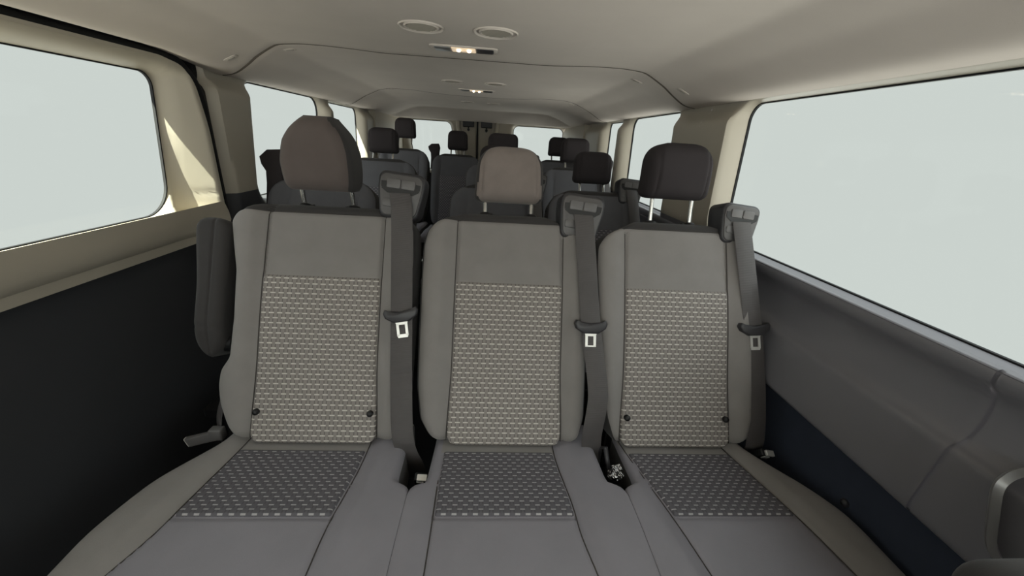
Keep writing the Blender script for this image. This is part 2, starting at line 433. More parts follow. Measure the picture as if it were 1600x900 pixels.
# ---- left side: sliding door, then fixed wall with two windows
DOOR_HOLE = (-0.22, 1.240, 0.888, 1.270, (0.06, 0.085, 0.04, 0.05))
def xin_door(y, z):
    x = 0.800+0.018*float(smoothstep(1.1, 1.32, z))
    x += 0.066*float(np.clip((1.338-y)/0.083, 0, 1))*float(smoothstep(1.15, 1.24, y))*float(smoothstep(0.80, 0.90, z))*float(1-smoothstep(1.262, 1.292, z))
    if y > 1.27: x += 0.004*math.exp(-((z-0.937)/0.004)**2)
    return x
def build_left():
    mb = MB()
    cell = (YF, 1.352, 0.80, 1.304)
    ring_panel(mb, DOOR_HOLE, cell, 0.14, xin_door, XG, lambda y, z: 0, orad=(0.001, 0.03, 0.07, 0.001), to3=TL)
    # lower door skin: rounded tan sill, then dark panel set back
    prof = [(0.802, 0.905), (0.792, 0.872), (0.789, 0.845), (0.796, 0.826), (0.812, 0.815), (0.828, 0.795), (0.836, 0.74), (0.838, 0.5), (0.845, 0.25), (0.87, 0.06), (0.872, -0.03)]
    extr(mb, prof, YF, 1.352, -1, ny=8, mi_of=lambda i: 0 if i < 4 else 1)
    v = [(-x, 1.352, z) for x, z in prof]+[(-0.90, 1.352, z) for x, z in prof]; n = len(prof)
    mb.add(v, [(i, i+1, n+i+1, n+i) for i in range(n-1)], 1)
    v = [(-xin_door(1.352, z), 1.352, z) for z in np.linspace(0.80, 1.24, 12)]; n = len(v); v += [(-0.89, 1.352, q[2]) for q in v]
    mb.add(v, [(i, i+1, n+i+1, n+i) for i in range(n-1)], 0)
    o = mb.build('door_1', ['tan_trim', 'dark_trim']); tag(o, kind='structure')
    pane('window_1', DOOR_HOLE, 0.14, XG, TL)
    # rubber seal in the gap round the door
    s = MB()
    pts = [(-0.838, YF, 1.318), (-0.838, 0.5, 1.318), (-0.838, 1.28, 1.318)]
    for t in np.linspace(0, 1, 9): pts.append((-0.838-0.004*t, 1.28+0.112*math.sin(t*PI/2), 1.20+0.118*math.cos(t*PI/2)))
    pts += [(-0.842, 1.392, 1.0), (-0.845, 1.391, 0.8), (-0.85, 1.390, 0.06)]
    s.tube(pts, [0.013]*3+[0.013+0.007*k/8 for k in range(9)]+[0.020]*3, 12)
    s.box((-0.888, 1.42, 0.72), (0.012, 0.22, 1.36)); s.box((-0.872, 1.445, 0.72), (0.03, 0.05, 1.36)); s.box((-0.885, 0.5, 1.335), (0.02, 1.64, 0.09))
    tag(s.build('trim_2', 'rubber'), kind='structure')
    # fixed wall behind the door
    mb = MB()
    xin = lambda y, z: 0.808+0.034*float(smoothstep(1.24, 1.295, z))+0.03*float(1-smoothstep(1.425, 1.445, y))
    mi = lambda y, z: 0
    H2 = (1.635, 2.33, 0.875, 1.302, 0.075); H3 = (2.45, 2.98, 0.90, 1.295, 0.05)
    ring_panel(mb, H2, (1.425, 2.385, 0.80, 1.335), 0.16, xin, XG, mi, to3=TL)
    ring_panel(mb, H3, (2.385, 3.2, 0.80, 1.335), 0.05, xin, XG, mi, to3=TL)
    pr = [(0.808, 0.80), (0.815, 0.74), (0.83, 0.6), (0.845, 0.3), (0.86, 0.04), (0.862, -0.02)]
    extr(mb, pr, 1.425, YB, -1, 1, ny=4)
    extr(mb, [(0.838, 1.345), (0.825, 1.31), (0.80, 1.26), (0.795, 1.0), (0.795, 0.915)], 3.2, YB, -1, 0, ny=4)
    extr(mb, [(0.795, 0.915), (0.80, 0.80)], 3.2, YB, -1, 1, ny=4)
    mb.box((-0.857, 1.436, 0.40), (0.088, 0.014, 0.84), 1)
    mb.add([(-0.79, 3.2, 0.8), (-0.90, 3.2, 0.8), (-0.90, 3.2, 1.34), (-0.80, 3.2, 1.34)], [(0, 1, 2, 3)], 0)
    o = mb.build('wall_left', ['pillar_left', 'dark_trim']); tag(o, kind='structure')
    pane('window_2', H2, 0.16, XG, TL); pane('window_3', H3, 0.05, XG, TL)
build_left()

def build_right():
    mb = MB()
    def xin(y, z):
        x = 0.812+0.032*float(smoothstep(1.24, 1.295, z))
        x += 0.02*float(smoothstep(0.93, 0.86, z))
        return x
    mi = lambda y, z: 0
    H1 = (-0.22, 1.232, 0.888, 1.296, (0.06, 0.075, 0.05, 0.05))
    H2 = (1.655, 2.26, 0.89, 1.302, 0.06); H3 = (2.40, 2.72, 0.90, 1.295, 0.035)
    ring_panel(mb, H1, (YF, 1.42, 0.884, 1.335), 0.06, xin, XG, mi, to3=TR, rings=[(0, 0), (0.004, 0.35), (0.008, 0.7), (0.011, 0.92), (0.014, 1.0)])
    ring_panel(mb, H2, (1.42, 2.33, 0.85, 1.335), 0.10, xin, XG, mi, to3=TR)
    ring_panel(mb, H3, (2.33, 3.2, 0.85, 1.335), 0.05, xin, XG, mi, to3=TR)
    # bulged lower trim with a ridge, then dark carpeted kick panel
    prof = [(0.836, 0.888), (0.827, 0.884), (0.824, 0.874), (0.828, 0.860), (0.842, 0.842), (0.849, 0.82), (0.850, 0.80), (0.848, 0.780), (0.843, 0.764), (0.833, 0.754), (0.824, 0.749), (0.820, 0.746), (0.8175, 0.741),
            (0.8165, 0.735), (0.816, 0.725), (0.812, 0.68), (0.808, 0.635), (0.807, 0.622), (0.810, 0.612), (0.820, 0.606), (0.868, 0.602)]
    for _ in range(3):      # round the corners of the moulding
        q = [prof[0]]
        for a, b in zip(prof[:-1], prof[1:]): q += [(a[0]*0.75+b[0]*0.25, a[1]*0.75+b[1]*0.25), (a[0]*0.25+b[0]*0.75, a[1]*0.25+b[1]*0.75)]
        prof = q+[prof[-1]]
    extr(mb, prof, YF, 0.43, 1, 1, ny=3); extr(mb, prof, 0.436, YB, 1, 1, ny=6)
    extr(mb, [(x+0.004, z) for x, z in prof], 0.422, 0.446, 1, 1, ny=2)
    extr(mb, [(0.838, 1.345), (0.825, 1.31), (0.80, 1.26), (0.795, 1.0), (0.80, 0.85)], 3.2, YB, 1, 0, ny=4)
    mb.add([(0.795, 3.2, 0.8), (0.90, 3.2, 0.8), (0.90, 3.2, 1.34), (0.80, 3.2, 1.34)], [(0, 1, 2, 3)], 0)
    o = mb.build('wall_right', ['pillar_right', 'grey_trim']); tag(o, kind='structure')
    k = MB(); extr(k, [(0.860, 0.604), (0.868, 0.56), (0.872, 0.3), (0.874, -0.03)], YF, YB, 1, 0, ny=4)
    tag(k.build('baseboard_right', 'carpet'), kind='structure')
    pane('window_4', H1, 0.06, XG, TR); pane('window_5', H2, 0.10, XG, TR); pane('window_6', H3, 0.05, XG, TR)
build_right()

# ---- cab: front doors with clear glass, dash and windscreen
def build_cab():
    hole = (-0.86, -0.40, 0.90, 1.275, 0.05); cell = (-0.95, YF, 0.80, 1.335)
    for i, (T, sd) in enumerate(((TL, -1), (TR, 1))):
        mb = MB()
        ring_panel(mb, hole, cell, 0.0, lambda y, z: 0.82, XG, lambda y, z: 0, to3=T)
        extr(mb, [(0.82, 0.80), (0.83, 0.5), (0.85, -0.03)], -0.95, YF, sd, 1, ny=2)
        tag(mb.build('door_%d' % (4+i), ['tan_trim', 'dark_trim']), kind='structure')
        pane('window_%d' % (9+i), hole, 0.0, XG, T, gm='clear_glass')
    mb = MB(); mb.box((0, -0.93, 0.44), (1.76, 0.06, 0.86), 0, 0.01)
    mb.box((-0.83, -0.93, 1.12), (0.08, 0.06, 0.5)); mb.box((0.83, -0.93, 1.12), (0.08, 0.06, 0.5))
    tag(mb.build('wall_front', 'dark_trim', smooth=False), kind='structure')
    pane('window_11', (-0.79, 0.79, 0.87, 1.37, 0.05), 0.0, -0.945, lambda x, y, z: (y, x, z), gm='clear_glass')
build_cab()

# ---- rear doors
def build_rear():
    T3 = lambda x, y, z: (y, x, z)     # panel frame: x is depth, y runs across
    for i, (hole, cell, sk) in enumerate((((-0.715, -0.29, 0.84, 1.292, (0.05, 0.05, 0.05, 0.05)), (-0.86, -0.063, 0.06, 1.40), -0.28),
                                          ((0.30, 0.80, 0.84, 1.292, (0.05, 0.05, 0.05, 0.05)), (-0.057, 0.90, 0.06, 1.40), -0.0))):
        mb = MB(); yb = YB
        sk2 = -0.22 if i == 0 else 0.0
        ring_panel(mb, hole, cell, sk2*0.8, lambda y, z: yb, yb+0.05, lambda y, z: 1 if z < 0.8 else 0, to3=T3)
        # raised moulding beside the window, along the inner edge
        e = -0.063 if i == 0 else -0.057; s = -1 if i == 0 else 1
        mb.tube([(e+s*0.19, yb-0.005, 1.36), (e+s*0.185, yb-0.008, 1.25), (e+s*0.15, yb-0.008, 1.1), (e+s*0.14, yb-0.008, 0.85)], 0.022, 10)
        mb.box((e+s*0.07, yb-0.005, 1.08), (0.12, 0.02, 0.46), 0, 0.008)
        tag(mb.build('door_%d' % (i+2), ['tan_trim', 'dark_trim']), kind='structure')
        fr = pane('window_%d' % (7+i), hole, sk2*0.8, yb+0.044, T3)
        # latch at the top of the door
        la = empty('door_latch', (e+s*(0.085), yb-0.03, 1.290))
        tag(la, 'small black latch box at the top of the %s rear door' % ('left' if i == 0 else 'right'), 'latch', 'rear door latches')
        b = MB(); b.box((0, 0, 0), (0.11, 0.045, 0.075), 0, 0.008); b.build('housing', 'black', la)
        b = MB(); b.tube([(0.0, -0.01, -0.02), (0.0, -0.012, -0.075)], 0.007, 8); b.lathe([(0.0, -0.012), (0.012, -0.008), (0.012, 0.008), (0, 0.012)], (0, -0.012, -0.06), n=10); b.build('pin', 'black', la)
    g = MB(); g.box((-0.060, YB-0.003, 0.75), (0.014, 0.02, 1.30)); tag(g.build('trim_3', 'rubber'), kind='structure')
build_rear()

# ------------------------------------------------------------------ seats
RC = 0.4215; SY0, SZ0 = 0.748, 0.4973
VV = Vector((0, math.sin(RC), math.cos(RC))); NN = Vector((0, -math.cos(RC), math.sin(RC)))
OO = Vector((0, SY0, SZ0))
def onback(x, v, off=0.0): return OO+Vector((x, 0, 0))+VV*v+NN*off

def back_front(hw):
    """front relief of a backrest about its own centre line: bolsters, lumbar swell, stitched seams"""
    def f(x, v):
        a = abs(x)
        o = 0.016*smoothstep(hw, hw+0.04, a)-0.010*smoothstep(hw+0.05, hw+0.10, a)
        o += 0.008*math.sin(PI*min(max(v/0.5, 0), 1))
        o -= 0.005*math.exp(-((a-hw)/0.0035)**2)*smoothstep(0.34, 0.36, v)
        o -= 0.0045*math.exp(-((v-0.506)/0.004)**2)
        return float(o)
    return f
def make_backrest(seat, base, cx, L, R, pw, v1=0.530, fine=True, bot=-0.036, buttons=False, fab='fabric'):
    fr = back_front(pw)
    def mat_of(x, v, s, d): return 1 if (s == 1 or v > 0.507 or d < 0.006) else 0
    bk = slab('backrest', [fab, 'dark_fabric'], seat, lambda v: cx+L(v), lambda v: cx+R(v), bot, v1, lambda x, v: fr(x-cx, v), 0.10, 0.022,
              (OO, (1, 0, 0), VV, NN), 104 if fine else 36, 110 if fine else 30, mat_of, rv=0.03, base=base)
    # woven insert; behind the front row a darker weave paints in shade
    h = rcorner(pw+0.001, bot-0.004, 0.352, 0.004, 0.022)
    wid = lambda v: h(v)+0.006*smoothstep(0.16, -0.02, v)
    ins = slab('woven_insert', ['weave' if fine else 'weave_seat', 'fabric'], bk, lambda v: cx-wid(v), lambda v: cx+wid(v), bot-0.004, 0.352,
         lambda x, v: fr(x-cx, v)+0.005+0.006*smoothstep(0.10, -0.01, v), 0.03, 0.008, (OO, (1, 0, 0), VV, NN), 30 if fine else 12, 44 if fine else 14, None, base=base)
    if fine:        # stitched seams
        w2 = lambda v: pw+0.003+0.006*float(smoothstep(0.16, -0.02, v))
        for s in (-1, 1):
            m = MB(); m.tube([onback(cx+s*w2(v), v, fr(s*w2(v), v)+0.0004)-base for v in np.linspace(-0.03, 0.505, 60)], 0.0012, 6); m.build('seam', 'thread', bk)
        m = MB(); m.tube([onback(cx+x, 0.5065, fr(x, 0.5065)+0.0006)-base for x in np.linspace(float(L(0.5065))+0.03, float(R(0.5065))-0.03, 50)], 0.0012, 6); m.build('seam', 'thread', bk)
    if buttons:
        for s in (-1, 1):
            m = MB(); c = onback(cx+s*(pw-0.006), 0.032, 0.017)-base
            m.lathe([(0.0075, -0.008), (0.0075, 0), (0.006, 0.003), (0.003, 0.0045), (0, 0.005)], c, NN, 16); m.build('button', 'black', bk)
    return bk
def make_headrest(seat, base, cx, y, z0, z1, w, mats, tilt=0.12, taper=0.0, top_r=0.05, T=0.085, post=(0.055,), collar_v=0.53, rim=True, shear=0.0, pdx=0.0, fine=True, yawr=0.0, LR=None):
    V = Vector((0, math.sin(tilt), math.cos(tilt))); N = Vector((0, -math.cos(tilt), math.sin(tilt)))
    X = Vector((math.cos(yawr), math.sin(yawr), 0)); N = Vector((math.sin(yawr)*math.cos(tilt), -math.cos(yawr)*math.cos(tilt), math.sin(tilt)))
    h = (z1-z0)/math.cos(tilt)
    hw = rcorner(w/2, 0, h, top_r, 0.022, taper, 2.3)
    def fo(x, v): return 0.010*math.sin(PI*v/h)-0.004*math.exp(-((abs(x-shear*v)-w/2+0.020)/0.003)**2)*(1 if rim else 0)
    def mat_of(x, v, s, d): return 1 if (s == 1 or d < 0.007) else 0
    hl, hr = LR if LR else (lambda v: shear*v-hw(v), lambda v: shear*v+hw(v))
    hd = slab('headrest', mats, seat, hl, hr, 0, h, fo, T, 0.030, (Vector((cx, y, z0)), X, V, N),
              40 if fine else 16, 26 if fine else 12, mat_of, base=base)
    for s in (-1, 1):
        px = cx+s*post[0]+pdx
        foot = onback(px, collar_v-0.006, -0.040)
        top = Vector((px, y+0.045, z0+0.03))
        m = MB(); m.tube([foot-base, top-base], 0.0052 if fine else 0.006, 12); m.build('post', 'chrome', hd)
        if fine:
            m = MB(); m.lathe([(0.015, -0.006), (0.016, 0.002), (0.014, 0.006), (0.008, 0.008)], foot-base+VV*0.006, VV, 20)
            m.box(foot-base+VV*0.008+Vector((-0.014*s, 0, 0)), (0.012, 0.016, 0.008), 0, 0.002); m.build('post_collar', 'black', hd)
    return hd
def make_cushion(seat, base, L, R, pl, pr, fine=True, outer='', shared=''):
    """v runs forward from the back edge (y=0.765); L, R are x limits as functions of v"""
    y0 = 0.772; Lc = 0.475 if fine else 0.415
    O = Vector((0, y0, 0.455)); V = Vector((0, -1, 0)); N = Vector((0, 0, 1))
    def fo(x, v):
        o = 0.020*smoothstep(0.0, 0.30, v)
        a, b = pl(v), pr(v)
        d = max(a-x, x-b)
        o += 0.010*smoothstep(0, 0.04, d)
        o -= 0.004*math.exp(-(d/0.004)**2)
        o -= 0.004*math.exp(-((v-0.242)/0.004)**2)*(1 if a < x < b else 0)
        return float(o)
    sh = lambda v: 0.020-0.0185*float(smoothstep(0.165, 0.20, v))
    def cmat(x, v, s, d):
        if s == 1: return 1
        if v < 0.062 and pl(v) < x < pr(v): return 2
        if ('l' in outer and x < pl(v)) or ('r' in outer and x > pr(v)): return 2
        return 0
    cu = slab('seat_cushion', ['cushion_fabric', 'dark_fabric', 'fabric'], seat, L, R, -0.06, Lc, fo, 0.13, 0.020, (O, (1, 0, 0), V, N), 90 if fine else 20, 90 if fine else 20,
              cmat, rv=0.05, base=base,
              rlf=sh if 'l' in shared else None, rrf=sh if 'r' in shared else None)
    ins = slab('woven_insert', ['weave_seat'], cu, lambda v: pl(v)+0.003+0.010*smoothstep(0.235, 0.247, v), lambda v: pr(v)-0.003-0.010*smoothstep(0.235, 0.247, v), 0.062, 0.240,
               lambda x, v: fo(x, v)+0.0035, 0.02, 0.006, (O, (1, 0, 0), V, N), 30 if fine else 8, 30 if fine else 8, base=base)
    if fine:
        for e in (pl, pr):
            m = MB(); m.tube([O+Vector((e(v), 0, 0))+V*v+N*(fo(e(v), v)+0.0008)-base for v in np.linspace(0.01, 0.425, 50)], 0.0012, 6); m.build('seam', 'thread', cu)
    return cu
def make_base(seat, base, cx, hw):
    m = MB()
    z1 = 0.35
    for s in (-1, 1):
        for y in (0.40, 0.74):
            m.tube([Vector((cx+s*hw*0.75, y, base.z+0.0))-base, Vector((cx+s*hw*0.75, y, z1))-base], 0.016, 10)
        m.box(Vector((cx+s*hw*0.75, 0.57, base.z+0.012))-base, (0.05, 0.44, 0.024), 0, 0.004)
    m.box(Vector((cx, 0.56, z1-0.01))-base, (hw*1.8, 0.42, 0.03), 0, 0.006)
    m.box(Vector((cx, 0.80, z1+0.07))-base, (hw*1.7, 0.03, 0.20), 0, 0.006)
    m.build('base_frame', 'black', seat)
def ribbon(name, pts, width, parent, base, wdir=None, mat='belt', th=0.0022, nsub=8):
    P = [Vector(p) for p in pts]
    # Catmull-Rom through the points
    Q = []
    for i in range(len(P)-1):
        p0, p1, p2, p3 = P[max(i-1, 0)], P[i], P[i+1], P[min(i+2, len(P)-1)]
        for k in range(nsub):
            t = k/nsub
            Q.append(0.5*((2*p1)+(p2-p0)*t+(2*p0-5*p1+4*p2-p3)*t*t+(3*p1-p0-3*p2+p3)*t**3))
    Q.append(P[-1])
    ws = width if hasattr(width, '__len__') else [width]*len(P)
    wd = wdir if wdir is not None else [Vector((1, 0, 0))]*len(P)
    v = []; uv = []; s = 0; n = 4
    prof = [(-0.5, 0.15), (-0.46, 1), (0.46, 1), (0.5, 0.15), (0.5, -0.15), (0.46, -1), (-0.46, -1), (-0.5, -0.15)]
    for i, p in enumerate(Q):
        if i: s += (p-Q[i-1]).length
        t = i/(len(Q)-1)*(len(P)-1); k = min(int(t), len(P)-2); fr = t-k
        W = (Vector(wd[k])*(1-fr)+Vector(wd[k+1])*fr).normalized(); wi = ws[k]*(1-fr)+ws[k+1]*fr
        d = (Q[min(i+1, len(Q)-1)]-Q[max(i-1, 0)]).normalized()
        nn = W.cross(d).normalized()
        for a, b in prof: v.append(p+W*a*wi+nn*b*th*0.5-base); uv.append((a*wi, s))
    m = len(prof); f = []
    for i in range(len(Q)-1):
        for k in range(m): f.append((i*m+k, i*m+(k+1) % m, (i+1)*m+(k+1) % m, (i+1)*m+k))
    f += [tuple(range(m)), tuple((len(Q)-1)*m+k for k in range(m))]
    return link(name, v, f, mat, parent, None, uv)
def plate(mb, outline, frame, off0, off1, mi=0, bev=0.0):
    """prism of a 2-D outline in a frame"""
    O, X, V, N = [Vector(q) for q in frame]; n = len(outline)
    cx = sum(p[0] for p in outline)/n; cv = sum(p[1] for p in outline)/n
    L = []
    rows = [(0, off0), (0, off1-bev), (bev*0.3, off1-bev*0.3), (bev, off1)] if bev else [(0, off0), (0, off1)]
    v = []
    for ins, of in rows:
        for x, y in outline:
            dx, dy = x-cx, y-cv; r = math.hypot(dx, dy) or 1; k = max(0, 1-ins/r)
            v.append(O+X*(cx+dx*k)+V*(cv+dy*k)+N*of)
    f = [tuple(range(n)), tuple((len(rows)-1)*n+i for i in range(n))]
    for j in range(len(rows)-1):
        for i in range(n): f.append((j*n+i, j*n+(i+1) % n, (j+1)*n+(i+1) % n, (j+1)*n+i))
    mb.add(v, f, mi)
def make_guide(seat, base, cx, v, tilt=0.0, yaw=0.0, sc=1.0):
    """shoulder belt guide on the top corner of a backrest: hooded body, face plate, slot"""
    root = onback(cx, v, 0.008)
    N = Vector((math.sin(yaw), -math.cos(yaw)*math.cos(0.25), math.sin(0.25))).normalized()
    X = Vector((math.cos(yaw), math.sin(yaw), -tilt)).normalized(); V = N.cross(X).normalized(); X = V.cross(N).normalized()
    if V.z < 0: V = -V
    F = (root-base, X, V, N); F2 = (root-base, X, V, N)
    w, h = 0.056*sc, 0.092*sc
    m = MB()
    out = rrect(-w, w, -0.02, h, (0.015, 0.015, 0.018, 0.018), n=4, m=6)
    out = [(x*(0.80+0.20*min(1, max(0, (y+0.02)/0.07))), y) for x, y in out]
    plate(m, out, F, -0.065, 0.0, 0, 0.006)
    g = m.build('belt_guide', ['plastic'], seat)
    m = MB()
    face = [(x*0.90, (y-0.036)*0.88+0.036) for x, y in out]
    plate(m, face, F, -0.01, 0.0035, 0, 0.002); m.build('face_plate', 'mid_plastic', g)
    m = MB()
    sl = [(-0.045, 0.072), (-0.045, 0.056), (-0.040, 0.049), (-0.030, 0.043), (0.030, 0.043), (0.040, 0.049), (0.045, 0.056), (0.045, 0.072), (0.037, 0.072), (0.036, 0.060), (0.028, 0.054), (-0.028, 0.054), (-0.036, 0.060), (-0.037, 0.072)]
    # slot built as three bars, a shallow U
    def bar(a, b, t):
        d = Vector((b[0]-a[0], b[1]-a[1])).normalized(); p = Vector((-d.y, d.x))*t
        return [(a[0]+p.x, a[1]+p.y), (b[0]+p.x, b[1]+p.y), (b[0]-p.x, b[1]-p.y), (a[0]-p.x, a[1]-p.y)]
    for a, b in (((-0.041, 0.066), (-0.040, 0.052)), ((-0.042, 0.054), (-0.027, 0.044)), ((-0.030, 0.045), (0.030, 0.045)), ((0.027, 0.044), (0.042, 0.054)), ((0.040, 0.052), (0.041, 0.066))):
        plate(m, [(q[0]*sc, q[1]*sc) for q in bar(a, b, 0.0060)], F, -0.004, 0.0046+0.0002*abs(a[0])*50)
    m.build('belt_slot', 'black', g)
    m = MB()
    for nm, q4, hh in (('cover_plate', (-0.034, -0.001, 0.051, 0.074, 0.004), 0.007), ('cover_plate', (0.001, 0.034, 0.051, 0.074, 0.004), 0.007), ('button', (-0.040, -0.006, 0.006, 0.026, 0.006), 0.0055)):
        m = MB(); plate(m, [(q[0]*sc, q[1]*sc) for q in rrect(*q4, n=2, m=4)], F, 0, hh, 0, 0.0015); m.build(nm, 'lplastic', g)
    slot = root+V*0.045*sc+N*0.006
    return g, slot, X, N
def make_tongue(belt, base, c, X, V, N, tilt):
    q = Matrix.Rotation(tilt, 3, N); X = q @ X; V = q @ V
    F = (c-base, X, V, N)
    m = MB()
    out = [(-0.040, 0.006), (-0.036, 0.014), (-0.028, 0.010), (0, 0.006), (0.028, 0.010), (0.036, 0.014), (0.040, 0.006), (0.036, -0.006), (0.018, -0.018), (-0.018, -0.018), (-0.036, -0.006)]
    plate(m, out, F, -0.007, 0.009, 0, 0.004); m.build('tongue_grip', 'plastic', belt)
    m = MB()
    for o in ([(-0.015, -0.016), (0.015, -0.016), (0.012, -0.024), (-0.012, -0.024)], [(-0.013, -0.022), (-0.007, -0.022), (-0.007, -0.050), (-0.013, -0.050)],
              [(0.007, -0.022), (0.013, -0.022), (0.013, -0.050), (0.007, -0.050)], [(-0.013, -0.046), (0.013, -0.046), (0.011, -0.054), (-0.011, -0.054)]):
        plate(m, o, F, 0.0005, 0.0035)
    m.build('latch_plate', 'latch', belt)
def make_buckle(seat, base, c, d, crumpled_chrome=False):
    m = MB(); d = Vector(d).normalized()
    q = Vector((0, 0, 1)).rotation_difference(d)
    R3 = q.to_matrix()
    m.box(Vector(c)-base, (0.028, 0.018, 0.048), 0, 0.004, R3)
    m.box(Vector(c)-base-d*0.05, (0.018, 0.006, 0.07), 0, 0.002, R3)
    b = m.build('buckle', 'black', seat)
    m = MB()
    if crumpled_chrome:
        rng = random.Random(3)
        for k in range(9):
            p = Vector(c)-base+d*0.018+Vector((rng.uniform(-.014, .014), rng.uniform(-.014, .014), rng.uniform(-.008, .016)))
            m.box(p, (rng.uniform(.010, .020), rng.uniform(.008, .016), 0.007), 0, 0.002, Matrix.Rotation(rng.uniform(0, 3), 3, (rng.random(), rng.random(), 1)))
        m.build('chrome_cap', 'crumpled_chrome', b)  # added crumpled pieces standing in for the buckle's chrome
    else:
        m.box(Vector(c)-base+d*0.026+Vector((0.003, -0.004, 0)), (0.022, 0.014, 0.008), 0, 0.002, R3)
        m.box(Vector(c)-base+d*0.010+Vector((0.0, -0.011, 0)), (0.016, 0.004, 0.012), 0, 0.001, R3)
        m.build('release_button', 'latch', b)
    return b

LB, RB = -0.052, 0.402       # lines where the three cushions of the front row meet
def slotfn(b, s):            # cushion edge at a meeting line, notched at the back for belt and buckle
    return curve([(-0.02, b+s*0.034), (0.135, b+s*0.030), (0.160, b+s*0.026), (0.170, b+s*0.0003), (0.5, b+s*0.0003)], 0.004)
FRONT = 'front row of three passenger seats'

# left seat
def seat_left():
    base = Vector((-0.32, 0.57, 0.0))
    st = empty('passenger_seat', base)
    tag(st, 'grey fabric seat beside the sliding door, with a folded-up armrest on its left', 'seat', FRONT)
    cx = -0.300
    L = curve([(-0.04, -0.155), (-0.025, -0.180), (0.0, -0.198), (0.05, -0.220), (0.09, -0.226), (0.125, -0.222), (0.155, -0.200), (0.25, -0.196), (0.36, -0.200), (0.44, -0.218), (0.478, -0.226), (0.500, -0.212), (0.517, -0.180), (0.53, -0.14)], 0.006)
    R = curve([(-0.04, 0.170), (-0.02, 0.195), (0.02, 0.208), (0.2, 0.213), (0.40, 0.217), (0.475, 0.213), (0.50, 0.200), (0.515, 0.175), (0.53, 0.12)], 0.006)
    make_backrest(st, base, cx, L, R, 0.135, buttons=True)
    make_headrest(st, base, -0.306, 0.945, 1.012, 1.180, 0.212, ['brown_fabric', 'dark_fabric'], 0.08, T=0.11, post=(0.060,), pdx=-0.006, rim=False,
                  LR=(curve([(-0.01, -0.080), (0.004, -0.086), (0.015, -0.092), (0.065, -0.095), (0.112, -0.086), (0.138, -0.070), (0.152, -0.056), (0.162, -0.044), (0.175, -0.034)], 0.006),
                      curve([(-0.01, 0.055), (0.004, 0.064), (0.015, 0.070), (0.045, 0.073), (0.088, 0.071), (0.118, 0.062), (0.140, 0.048), (0.156, 0.032), (0.175, 0.018)], 0.006)))
    make_cushion(st, base, curve([(-0.02, -0.500), (0.04, -0.507), (0.10, -0.540), (0.16, -0.568), (0.28, -0.582), (0.5, -0.565)], 0.02), slotfn(LB, -1),
                 lambda v: -0.458-0.012*(v-0.06)/0.2-0.025*smoothstep(0.25, 0.4, v), lambda v: -0.172-0.012*smoothstep(0.1, 0.3, v), outer='l', shared='r')
    make_base(st, base, -0.32, 0.22)
    g, slot, X, N = make_guide(st, base, -0.130, 0.520, 0.10)
    pts = [slot-VV*0.004+N*0.001, onback(-0.124, 0.548, 0.024), onback(-0.116, 0.49, 0.030), onback(-0.105, 0.27, 0.034), onback(-0.098, 0.12, 0.036), onback(-0.088, -0.02, 0.030), Vector((-0.070, 0.728, 0.40)), Vector((-0.064, 0.75, 0.33))]
    b = ribbon('seat_belt', pts, [0.050]*8, st, base)
    make_tongue(b, base, onback(-0.106, 0.268, 0.036), Vector((1, 0, 0)), VV, NN, 0.16)
    make_buckle(st, base, (-0.040, 0.660, 0.425), (0.1, -0.45, 0.8))
    # folded-up armrest
    arm_half = rcorner(0.030, 0.145, 0.482, 0.03, 0.055)
    ar = slab('armrest', ['dark_fabric', 'dark_fabric'], st, lambda v: -0.553-arm_half(v)-0.012*smoothstep(0.30, 0.48, v), lambda v: -0.553+arm_half(v)*1.2, 0.150, 0.482, lambda x, v: 0.022-0.02*smoothstep(0.24, 0.15, v)-0.003*math.exp(-((x+0.548)/0.003)**2)-0.003*math.exp(-((v-0.225)/0.003)**2), 0.085, 0.018,
         (OO, (1, 0, 0), VV, NN), 30, 60, base=base)
    m = MB(); m.lathe([(0, -0.012), (0.022, -0.012), (0.022, 0.012), (0, 0.012)], onback(-0.523, 0.185, -0.03)-base, (1, 0, 0), 18); m.build('pivot', 'black', ar)
    # hanging strap and anchor at the outer hip
    m = MB()
    w1 = ribbon('anchor_strap', [onback(-0.522, 0.07, -0.03), Vector((-0.545, 0.80, 0.50)), Vector((-0.552, 0.79, 0.45)), Vector((-0.552, 0.79, 0.36))], 0.026, st, base, [Vector((0.8, -0.6, 0))]*4)
    m.box(Vector((-0.548, 0.775, 0.445))-base, (0.030, 0.022, 0.030), 0, 0.004)
    m.box(Vector((-0.585, 0.77, 0.432))-base, (0.075, 0.012, 0.026), 0, 0.004, Matrix.Rotation(-0.3, 3, (0, 1, 0))); m.build('anchor', 'lplastic', st)
    m = MB(); m.tube([Vector((-0.554, 0.702, 0.418))-base, Vector((-0.564, 0.684, 0.414))-base, Vector((-0.574, 0.665, 0.404))-base], 0.004, 8); m.build('recline_lever', 'latch', st)
    return st
seat_left()

